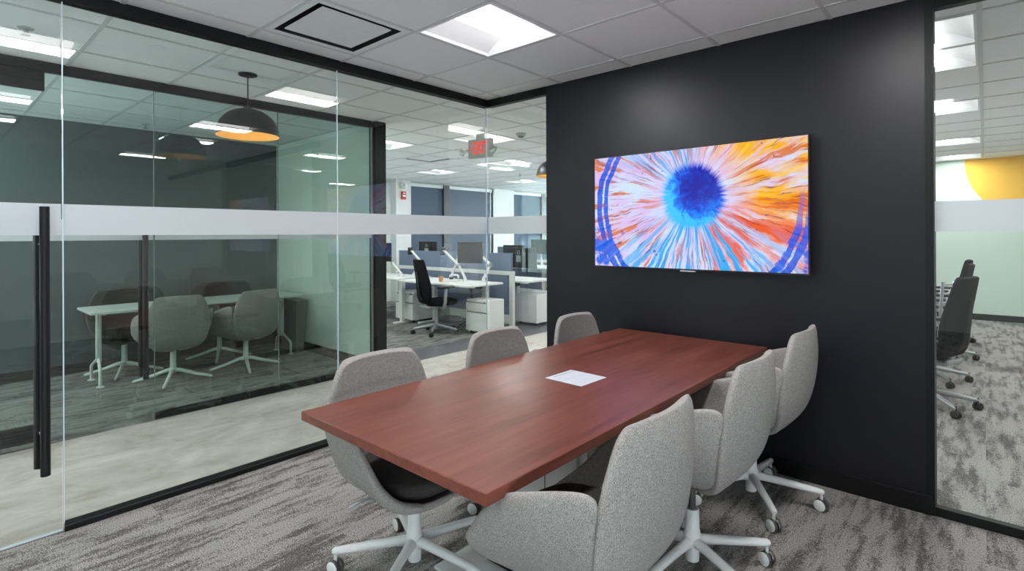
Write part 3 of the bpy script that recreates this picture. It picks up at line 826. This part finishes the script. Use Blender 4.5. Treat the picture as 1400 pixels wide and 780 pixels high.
# ------------------------------------------------------------------ pendants
def make_pendant():
    t = thing('pendant_lamp', '', 'pendant lamp')
    # origin at the ceiling
    MB().lathe([(0, -.022), (.03, -.022), (.062, -.012), (.064, -.001), (0, 0)], 32).build('ceiling_rose', M['pend_black'], t, smooth=True)
    MB().tube([(0, 0, -.02), (0, 0, -.255)], .0045, 10).build('cord', M['pend_black'], t)
    z0 = -.452; hgt = .2; r = .212
    out = [(0, hgt + .012), (.03, hgt + .008), (.032, hgt - .002)]
    for k in range(1, 15):
        a = PI / 2 * (1 - k / 14); out.append((r * math.cos(a) ** .92, hgt * math.sin(a)))
    out[3:3] = []
    MB().lathe([(x, z0 + z) for x, z in out], 48).build('shade', M['pend_black'], t, smooth=True)
    inn = []
    for k in range(0, 15):
        a = PI / 2 * (1 - k / 14); inn.append(((r - .004) * math.cos(a) ** .92 if k else 0, (hgt - .006) * math.sin(a)))
    inn.append((r, 0))
    MB().lathe([(x, z0 + z) for x, z in inn], 48).build('shade_lining', M['gold'], t, smooth=True)
    bb = []
    for k in range(9):
        a = PI * k / 8; bb.append((.03 * math.sin(a), z0 + .11 - .03 * math.cos(a)))
    MB().lathe(bb, 16).build('bulb', M['bulb'], t, smooth=True)
    MB().tube([(0, 0, z0 + .135), (0, 0, z0 + hgt)], .015, 12).build('lamp_holder', M['pend_black'], t)
    return t
p1 = make_pendant(); p1.location = (-4.0, 1.614, H); p1['label'] = 'black dome pendant lamp with gold lining over the corridor'; p1['group'] = 'dome pendants along the corridor'
dup(p1, (-4.0, 5.272, H), None, 'black dome pendant half hidden by the edge of the dark wall')

# ------------------------------------------------------------------ ceiling and wall fittings
def disc(name, x, y, mat, r, h, label, cat, drop=0):
    t = thing(name, label, cat, (x, y, H))
    MB().lathe([(0, -h), (r * .75, -h), (r, -h * .45), (r, 0), (0, 0)], 28).build('cover', mat, t, smooth=True)
    return t
s1 = disc('smoke_detector', -4.02, 4.68, M['sign_grey'], .06, .035, 'grey round smoke detector on the ceiling beside the exit sign', 'smoke detector')
MB().lathe([(0, -.05), (.03, -.05), (.038, -.034), (0, -.03)], 20).build('chamber', M['bin_grey'], s1, smooth=True)
disc('ceiling_sprinkler', -3.846, 1.016, M['fixture'], .04, .006, 'flat white sprinkler cover in the corridor ceiling', 'sprinkler')
def sprinkler(x, y, label):
    t = thing('ceiling_sprinkler', label, 'sprinkler', (x, y, H))
    MB().lathe([(0, -.006), (.035, -.006), (.038, -.001), (0, 0)], 20).build('escutcheon', M['sign_grey'], t, smooth=True)
    MB().tube([(0, 0, -.004), (0, 0, -.035)], .009, 10).build('stem', M['silver'], t)
    MB().lathe([(0, -.042), (.022, -.042), (.022, -.038), (0, -.036)], 16).build('deflector', M['bin_grey'], t)
    return t
sprinkler(-6.594, 1.62, 'sprinkler head on the ceiling inside the dark office')
sprinkler(-4.03, .42, 'sprinkler head on the corridor ceiling above the glass door')
sprinkler(-6.764, 7.846, 'sprinkler head on the open office ceiling')

ex = thing('exit_sign', 'red lit exit sign with two emergency lamp heads hanging over the corridor', 'exit sign', (-4.19, 4.19, 2.352), R(7))
MB().box(-.16, .16, -.025, .025, -.105, .105, .006).build('housing', M['sign_grey'], ex)
MB().box(-.05, .05, -.02, .02, .105, H - 2.352, .004).build('canopy', M['sign_grey'], ex)
fc = bpy.data.curves.new('exit_letters', 'FONT'); fc.body = 'EXIT'; fc.size = .2; fc.extrude = .002; fc.offset = .004; fc.align_x = 'CENTER'; fc.align_y = 'CENTER'
lo = bpy.data.objects.new('letters_tmp', fc); C.objects.link(lo)
bpy.context.view_layer.update()
me = bpy.data.meshes.new_from_object(lo.evaluated_get(bpy.context.evaluated_depsgraph_get()))
bpy.data.objects.remove(lo)
lo = bpy.data.objects.new('letters', me); C.objects.link(lo); me.materials.clear(); me.materials.append(M['red_emit'])
lo.parent = ex; lo.rotation_euler = (PI / 2, 0, 0); lo.location = (.015, -.027, 0); lo.scale = (.5, .92, 1)
MB().prism([(-.148, 0), (-.125, .026), (-.125, -.026)], 'y', -.029, -.026).build('arrow', M['red_emit'], ex)
for s in (-1, 1):
    hd = MB()
    hd.tube([(s * .16, 0, -.01), (s * .2, 0, -.01)], .014, 10)
    hd.tube([(s * .2, .01, -.01), (s * .205, -.03, -.02)], .022, 14)
    hd.tube([(s * .205, -.025, -.02), (s * .215, -.065, -.035)], [.026, .042], 18)
    o = hd.build('lamp_head', M['sign_grey'], ex, smooth=True)
    MB().lathe([(0, .001), (.037, 0)], 18, M=Matrix.Translation((s * .216, -.067, -.0355)) @ Matrix.Rotation(R(70), 4, 'X')).build('lamp_lens', M['plastic_white'], o)

stb = thing('fire_strobe', 'white oval fire strobe high on the white pier', 'fire strobe', (-9.2, 6.876, 2.445))
MB().lathe([(0, .05), (.05, .046), (.09, .026), (.1, .008), (.1, 0), (0, 0)], 30, M=Matrix.Rotation(PI / 2, 4, 'Y') @ Matrix.Diagonal((.75, 1, 1, 1))).build('housing', M['plastic_white'], stb, smooth=True)
MB().box(.04, .06, -.022, .022, -.03, .03, .005).build('strobe_window', M['silver'], stb)
al = thing('fire_alarm_switch', 'red fire alarm box on the white pier below the strobe', 'fire alarm', (-9.2, 6.876, 2.232))
MB().box(0, .045, -.055, .055, -.085, .085, .012).build('body', M['red'], al)
MB().box(.044, .05, -.04, .04, -.03, .01, .002).build('pull_handle', M['plastic_white'], al)
MB().box(.044, .048, -.03, .03, .035, .055, .002).build('label_plate', M['plastic_white'], al)

# ------------------------------------------------------------------ open office workstations
def make_desk(name, x0, x1, y0, y1, label, z=.70, user=-1, legs=None):
    """sit-stand bench desk; user side -1 = low y"""
    t = thing(name, label, 'desk', ((x0 + x1) / 2, (y0 + y1) / 2, 0), 0, 'white bench desks in the open office')
    hx, hy = (x1 - x0) / 2, (y1 - y0) / 2
    MB().box(-hx, hx, -hy, hy, z - .026, z, .003).build('desktop', M['white_lam'], t)
    for x, ly in (legs or ((-hx + .22, 0), (hx - .22, 0))):
        l = MB().box(x - .04, x + .04, ly - .035, ly + .035, .3, z - .026, .003).box(x - .03, x + .03, ly - .026, ly + .026, .03, .3, .002)
        l.build('leg', M['white_metal'], t)
        MB().box(x - .035, x + .035, max(-hy, ly - .32), min(hy, ly + .32) if ly < .1 else ly + .05, 0.003, .03, .004).build('foot', M['white_metal'], t)
    MB().box(-hx + .25, hx - .25, -.03, .03, z - .075, z - .03, .003).build('cross_beam', M['white_metal'], t)
    MB().box(-hx + .3, hx - .3, -user * hy * .55 - .06, -user * hy * .55 + .06, z - .10, z - .05).build('cable_tray', M['black_matte'], t)
    return t
make_desk('bench_desk', -6.80, -5.24, 4.985, 5.69, 'white bench desk behind the black task chair, on the near side of the blue screen', legs=((-.62, .24), (.50, .27)))
make_desk('bench_desk', -8.42, -6.86, 4.985, 5.69, 'white bench desk half hidden by the black corner post', z=.715, legs=((-.6, -.2), (.73, -.2)))
make_desk('bench_desk', -6.70, -5.14, 6.08, 6.78, 'white bench desk on the far side of the blue screen', z=.69, user=1, legs=((-.6, -.05), (.34, -.05)))
make_desk('bench_desk', -8.42, -6.80, 6.08, 6.78, 'white bench desk behind the far end of the blue screen', user=1)
make_desk('bench_desk', -8.2, -6.55, 8.25, 8.95, 'white bench desk in the second row beside the dark wall edge', z=.74)
make_desk('bench_desk', -6.5, -4.9, 8.25, 8.95, 'white bench desk in the second row, hidden by the dark wall', z=.74)

pn = thing('desk_screen', 'slate blue fabric desk screen with white rails between facing bench desks', 'desk screen', (-6.61, 5.886, 0))
MB().box(-1.37, 1.37, -.018, .018, .85, 1.118, .004).build('upper_panel', M['panel_fabric'], pn)
MB().box(-1.37, 1.30, -.018, .018, .20, .79, .004).build('lower_panel', M['panel_fabric'], pn)
MB().box(-1.40, 1.41, -.028, .028, .79, .85, .004).build('rail', M['white_metal'], pn)
for s in (-1, 1): MB().box(s * 1.37 - .035, s * 1.37 + .035, -.028, .028, 0.002, .79, .004).build('post', M['white_metal'], pn)
MB().box(-1.33, 1.33, -.02, .02, .08, .2, .004).build('kick_panel', M['mint'], pn)
pn2 = thing('desk_screen', 'slate blue fabric desk screen in the second row by the dark wall edge', 'desk screen', (-6.9, 9.06, 0))
MB().box(-1.6, 1.6, -.018, .018, .85, 1.118, .004).build('upper_panel', M['panel_fabric'], pn2)
MB().box(-1.6, 1.6, -.028, .028, .79, .85, .004).build('rail', M['white_metal'], pn2)
MB().box(-1.55, 1.55, -.018, .018, .2, .79, .004).build('lower_panel', M['panel_fabric'], pn2)
for s in (-1, 1): MB().box(s * 1.57 - .03, s * 1.57 + .03, -.028, .028, 0.002, .79, .004).build('post', M['white_metal'], pn2)

def pedestal(x0, x1, y0, y1, z1, face, label):
    t = thing('drawer_pedestal', label, 'drawer pedestal', ((x0 + x1) / 2, (y0 + y1) / 2, 0), 0, 'white drawer pedestals by the bench desks')
    hx, hy = (x1 - x0) / 2, (y1 - y0) / 2
    MB().box(-hx, hx, -hy + (.02 if face < 0 else 0), hy - (.02 if face > 0 else 0), .045, z1, .004).build('body', M['white_lam'], t)
    yf = face * (hy - .008)
    for a, b in ((.05, .245), (.255, .375), (.385, z1 - .035)) if False else ((.05, .305), (.322, z1 - .045)):
        d = MB().box(-hx + .004, hx - .004, yf - .012, yf + .012, a, b, .003).build('drawer', M['white_lam'], t)
        MB().box(-hx + .01, hx - .01, yf - .008 * face - .003, yf - .008 * face + .003, b, b + .012).build('finger_pull', M['bin_grey'], d)
    MB().tube([(hx - .05, yf + face * .006, z1 - .025), (hx - .05, yf + face * .016, z1 - .025)], .008, 10).build('lock', M['black_matte'], t)
    c = MB()
    for sx in (-1, 1):
        for sy in (-1, 1): c.tube([(sx * (hx - .05) - .01, sy * (hy - .06), .024), (sx * (hx - .05) + .01, sy * (hy - .06), .024)], .022, 12)
    c.build('casters', M['black_matte'], t)
    return t
pedestal(-5.507, -5.085, 5.2, 5.54, .485, -1, 'white drawer pedestal at the open end of the near bench desk')
pedestal(-7.19, -6.74, 5.22, 5.68, .49, -1, 'white drawer pedestal behind the black task chair')
pedestal(-5.50, -5.075, 6.26, 6.80, .48, 1, 'white drawer pedestal beyond the blue screen by the dark wall edge')

# arms and monitors
def arm(base, elbow, tip, face, label, z=.70, plate=True):
    t = thing('monitor_stand', label, 'monitor stand', (base[0], base[1], z), 0, 'white monitor stands on the bench desks')
    B = Vector((0, 0, 0)); E_ = Vector(elbow) - Vector((base[0], base[1], z)); T_ = Vector(tip) - Vector((base[0], base[1], z))
    MB().box(-.04, .04, -.035, .035, 0, .018, .003).build('clamp', M['white_metal'], t)
    MB().tube([B + Vector((0, 0, .015)), B + Vector((0, 0, .06))], .024, 14).build('base_pivot', M['white_metal'], t, smooth=True)
    MB().tube([B + Vector((0, 0, .05)), E_], [.02, .018], 12).build('lower_link', M['white_metal'], t, smooth=True)
    MB().tube([E_, T_], [.02, .017], 12).build('upper_link', M['white_metal'], t, smooth=True)
    MB().tube([E_ - Vector((0, .0, .03)), E_ + Vector((0, 0, .03))], .024, 12).build('elbow', M['silver'], t, smooth=True)
    if plate:
        f = Vector(face).normalized()
        Rm = f.to_track_quat('Z', 'Y').to_matrix().to_4x4()
        p = MB().box(-.055, .055, -.06, .06, -.005, .005, .002); p.xform(Matrix.Translation(T_ + f * .035) @ Rm)
        p.build('mount_plate', M['black_matte'], t)
        MB().tube([T_, T_ + f * .032], .014, 10).build('tilt_head', M['silver'], t)
    return t
def monitor(x, y, z, w, h, rz, label, tilt=0, logo=False):
    """screen faces local -y"""
    t = thing('monitor', label, 'monitor', (x, y, z), R(rz), 'black monitors on the bench desks')
    MB().box(-w / 2, w / 2, -.008, .014, -h / 2, h / 2, .004).build('casing', M['black_matte'], t)
    MB().box(-w / 2 + .008, w / 2 - .008, -.0095, -.0075, -h / 2 + .012, h / 2 - .008).build('screen', M['screen_off'], t)
    MB().box(-w * .22, w * .22, .014, .035, -h * .3, h * .25, .008).build('back_cover', M['black_matte'], t)
    MB().box(-.05, .05, .034, .042, -.06, .04, .002).build('mount_plate', M['silver'], t)
    if logo:
        MB().lathe([(.022, .0), (.022, .003), (.03, .003), (.03, 0)], 24, M=Matrix.Translation((0, .034, h * .27)) @ Matrix.Rotation(-PI / 2, 4, 'X')).build('logo_ring', M['silver'], t)
    return t
monitor(-5.675, 5.44, 1.13, .49, .31, 4, 'black monitor held in front of the blue screen over the near bench desk')
arm((-5.50, 5.55), (-5.31, 5.50, .96), (-5.55, 5.50, 1.12), (-.6, -.8, 0), 'white monitor arm bent behind the black front monitor', plate=False)
arm((-5.80, 5.46), (-5.93, 5.46, .93), (-6.26, 5.46, 1.145), (-1, -.2, 0), 'white monitor arm rising steeply beside the cup, without a monitor')
arm((-7.02, 5.45), (-6.83, 5.45, .965), (-7.06, 5.45, 1.13), (-1, -.2, 0), 'white monitor arm behind the black chair back, without a monitor')
arm((-6.28, 5.62), (-6.17, 5.62, .95), (-6.05, 5.62, 1.165), (-1, -.3, 0), 'small white monitor arm head beside the front monitor', plate=True)
monitor(-7.60, 5.25, 1.11, .49, .31, 0, 'black monitor cut off by the black corner post')
arm((-7.15, 5.30), (-7.40, 5.30, .94), (-7.50, 5.30, 1.05), (-.3, -1, 0), 'white monitor arm under the monitor at the corner post', plate=False, z=.715)
monitor(-7.56, 6.2, 1.115, .49, .32, 180, 'black monitor back rising over the blue screen in front of the shaded window', logo=True)
monitor(-5.345, 6.2, 1.035, .69, .31, 176, 'wide black monitor back with a ring mark beside the dark wall', logo=True)
arm((-5.75, 6.32), (-5.62, 6.25, .95), (-5.42, 6.25, 1.04), (0, -1, 0), 'white monitor arm holding the wide black monitor', plate=False, z=.69)
monitor(-6.18, 7.0, 1.06, .5, .30, 180, 'black monitor peeking above the wide monitor by the dark wall')
monitor(-6.88, 8.6, 1.14, .46, .13 + .17, 0, 'black monitor in the second row at the dark wall edge')
arm((-6.95, 8.75), (-6.93, 8.7, .96), (-6.80, 8.68, 1.11), (0, -1, 0), 'white monitor arm in the second row at the dark wall edge', plate=False, z=.74)

cup = thing('paper_cup', 'tan paper cup on the white bench desk beside the black chair', 'cup', (-6.02, 5.18, .70))
MB().lathe([(0, .001), (.028, .001), (.037, .085), (.034, .085), (.027, .006), (0, .006)], 20).build('cup_body', M['cup'], cup, smooth=True)
hs = thing('desk_phone', 'white desk gadget with a curled top on the bench desk by the steep arm', 'phone', (-5.93, 5.36, .70), R(15))
MB().box(-.08, .08, -.06, .06, 0, .03, .01).build('base', M['plastic_white'], hs)
MB().tube([(-.07, 0, .03), (-.075, 0, .075), (-.05, 0, .095), (.05, 0, .095), (.075, 0, .08), (.07, 0, .05)], .014, 10).build('handset', M['plastic_white'], hs, smooth=True)
MB().box(-.07, -.03, -.03, .03, .03, .06, .004).build('cradle', M['black_matte'], hs)
cbm = MB()
for k in range(4):
    P_ = [(-5.62 - .03 * k, 5.45, .62), (-5.66 + .03 * k, 5.40 + .02 * k, .3), (-5.62 - .04 * k, 5.46 - .03 * k, .10), (-5.50 - .12 * k, 5.40 - .03 * k, .01)]
    cbm.tube(smooth_tab(P_, 14), .006, 8)
co_ = cbm.build('cable_bundle', M['black_matte'], smooth=True); co_['kind'] = 'stuff'
tag(co_, 'black cables hanging under the near bench desk beside the chair', 'cables')

# ------------------------------------------------------------------ task chairs
def make_task_chair(ribbed=False, phase=0, fab=None):
    t = thing('task_chair', '', 'chair')
    fab = fab or M['fabric_black']
    T_ = [(.45, -.15, .17, .012), (.51, -.185, .20, .03), (.62, -.205, .215, .045), (.74, -.217, .20, .045), (.88, -.24, .175, .035), (1.00, -.262, .155, .03), (1.06, -.275, .125, .024)]
    rows = []
    for z, y, hw, wr in smooth_tab(T_, 14):
        rows.append([(hw * (k - 5) / 5, y + wr * abs((k - 5) / 5) ** 2, z) for k in range(11)])
    if not ribbed:
        o = MB().grid(rows).build('backrest', fab, t, smooth=True, angle=180); soft(o, .05, 1)
        MB().tube([(0, -.15, .43), (0, -.265, .55), (0, -.285, .75), (0, -.30, .88)], [.022, .02, .016, .012], 10, flat=(1.6, 1)).build('back_spine', M['black_matte'], t, smooth=True)
    else:
        for k in range(6):
            z = .5 + k * .085; y = -.205 - .05 * (z - .5)
            MB().tube([(.2 * u, y + .05 * u * u, z) for u in [q / 5 - 1 for q in range(11)]], .011, 10).build('back_rib', M['silver'], t, smooth=True)
        for s in (-1, 1): MB().tube([(s * .2, -.15, .44), (s * .2, -.16, .6), (s * .2, -.18, .95)], .014, 10).build('back_frame', M['silver'], t, smooth=True)
    # seat
    rows = []; N = 24; sd = .21
    for sc, z in ((.02, .41), (.9, .41), (1, .43), (1, .46), (.93, .48), (.6, .487), (.02, .488)):
        r_ = []
        for k in range(N + 1):
            a = 2 * PI * k / N; c, s = math.cos(a), math.sin(a)
            r_.append((.24 * sc * math.copysign(abs(c) ** .6, c), .225 * sc * math.copysign(abs(s) ** .6, s) + .045, z))
        rows.append(r_)
    mb = MB().grid(rows); bmesh.ops.remove_doubles(mb.bm, verts=mb.bm.verts, dist=.0008); bmesh.ops.recalc_face_normals(mb.bm, faces=mb.bm.faces)
    mb.build('seat', fab, t, smooth=True, angle=180)
    MB().box(-.13, .13, -.2, .13, .36, .412, .02).build('seat_mechanism', M['silver'], t)
    MB().tube([(0, -.10, .38), (0, -.16, .39), (0, -.185, .46)], .022, 12, flat=(2.2, 1)).build('back_bracket', M['silver'], t, smooth=True)
    for s in (-1, 1):
        a = MB().tube([(s * .12, .0, .385), (s * .25, -.01, .39), (s * .285, -.01, .45), (s * .285, .0, .60), (s * .28, .01, .655)], [.018, .02, .022, .022, .018], 10, flat=(1, 1.5)).build('armrest', M['silver'], t, smooth=True)
        MB().box(s * .28 - .042, s * .28 + .042, -.11, .13, .655, .685, .012, 3).build('arm_pad', M['black_matte'], a)
    MB().lathe([(0, .06), (.026, .06), (.03, .10), (.028, .14), (.022, .2), (.022, .36), (0, .36)], 20).build('column', M['silver'], t, smooth=True)
    for k in range(5):
        a = phase + k * 2 * PI / 5; c, s = math.cos(a), math.sin(a)
        MB().tube([(r_ * c, r_ * s, z) for r_, z in ((.01, .115), (.06, .115), (.2, .095), (.32, .075), (.335, .073))], [.026, .022, .018, .015, .010], 10).build('leg', M['silver'], t, smooth=True)
        caster(t, .33 * c, .33 * s, R(-20 + 23 * k), M['black_matte'], M['black_matte'], M['black_matte'])
    return t
tc = make_task_chair(phase=R(105)); tc.location = (-5.83, 4.93, 0); tc.rotation_euler = (0, 0, R(-14))
tc['label'] = 'black high-back task chair at the near white bench desk'
# the row of task chairs seen past the end of the dark wall
def place(o, x, y, rz, label):
    o.location = (x, y, 0); o.rotation_euler = (0, 0, R(rz)); o['label'] = label; o['group'] = 'task chairs in the row behind the dark wall'
RZ = 70
place(make_task_chair(phase=R(17.7 - RZ)), -.36, 5.457, RZ, 'black task chair first in the row past the dark wall')
place(make_task_chair(ribbed=True, phase=R(17.7 - 80)), -.43, 6.42, 80, 'task chair with silver ribbed back behind the first black chair')
place(make_task_chair(phase=R(12 - 84)), -.40, 7.62, 84, 'black task chair third in the row past the dark wall')
place(make_task_chair(phase=R(20 - 86)), -.43, 8.76, 86, 'black task chair nearest the mint wall')
make_desk('bench_desk', -1.5, -.62, 5.6, 7.2, 'white desk mostly hidden behind the dark wall by the chair row', z=.72, user=1)
make_desk('bench_desk', -1.5, -.5, 7.3, 9.0, 'white desk corner seen past the dark wall above the ribbed chair', z=.74, user=1)

# ------------------------------------------------------------------ world, camera, output look
wld = bpy.data.worlds.new('daylight'); bpy.context.scene.world = wld; wld.use_nodes = True
nt = wld.node_tree; nt.nodes.clear()
sky = nt.nodes.new('ShaderNodeBackground'); sky.inputs[0].default_value = (.86, .91, 1, 1); sky.inputs[1].default_value = 21.0
wo = nt.nodes.new('ShaderNodeOutputWorld'); nt.links.new(sky.outputs[0], wo.inputs[0])

cam = bpy.data.cameras.new('camera'); co = bpy.data.objects.new('camera', cam); C.objects.link(co)
cam.sensor_width = 36; cam.sensor_fit = 'HORIZONTAL'; cam.lens = 726.882 / 1400 * 36
cam.shift_y = -(390 - 320.525) / 1400
cam.clip_start = .02
co.matrix_world = Matrix.Translation((0, 0, 1.3935)) @ Matrix.Rotation(.7271, 4, 'Z') @ Matrix.Rotation(PI / 2, 4, 'X') @ Matrix.Rotation(-.0044, 4, 'Z')
S = bpy.context.scene; S.camera = co
S.view_settings.view_transform = 'Standard'; S.view_settings.look = 'None'; S.view_settings.gamma = 1
S.view_settings.use_curve_mapping = False
S.view_settings.exposure = 0.0
cy_ = S.cycles
cy_.use_denoising = True
try: cy_.denoiser = 'OPENIMAGEDENOISE'
except Exception: pass
cy_.max_bounces = 10; cy_.diffuse_bounces = 5; cy_.glossy_bounces = 6; cy_.transmission_bounces = 6; cy_.transparent_max_bounces = 24
cy_.sample_clamp_indirect = 6; cy_.caustics_reflective = False; cy_.caustics_refractive = False
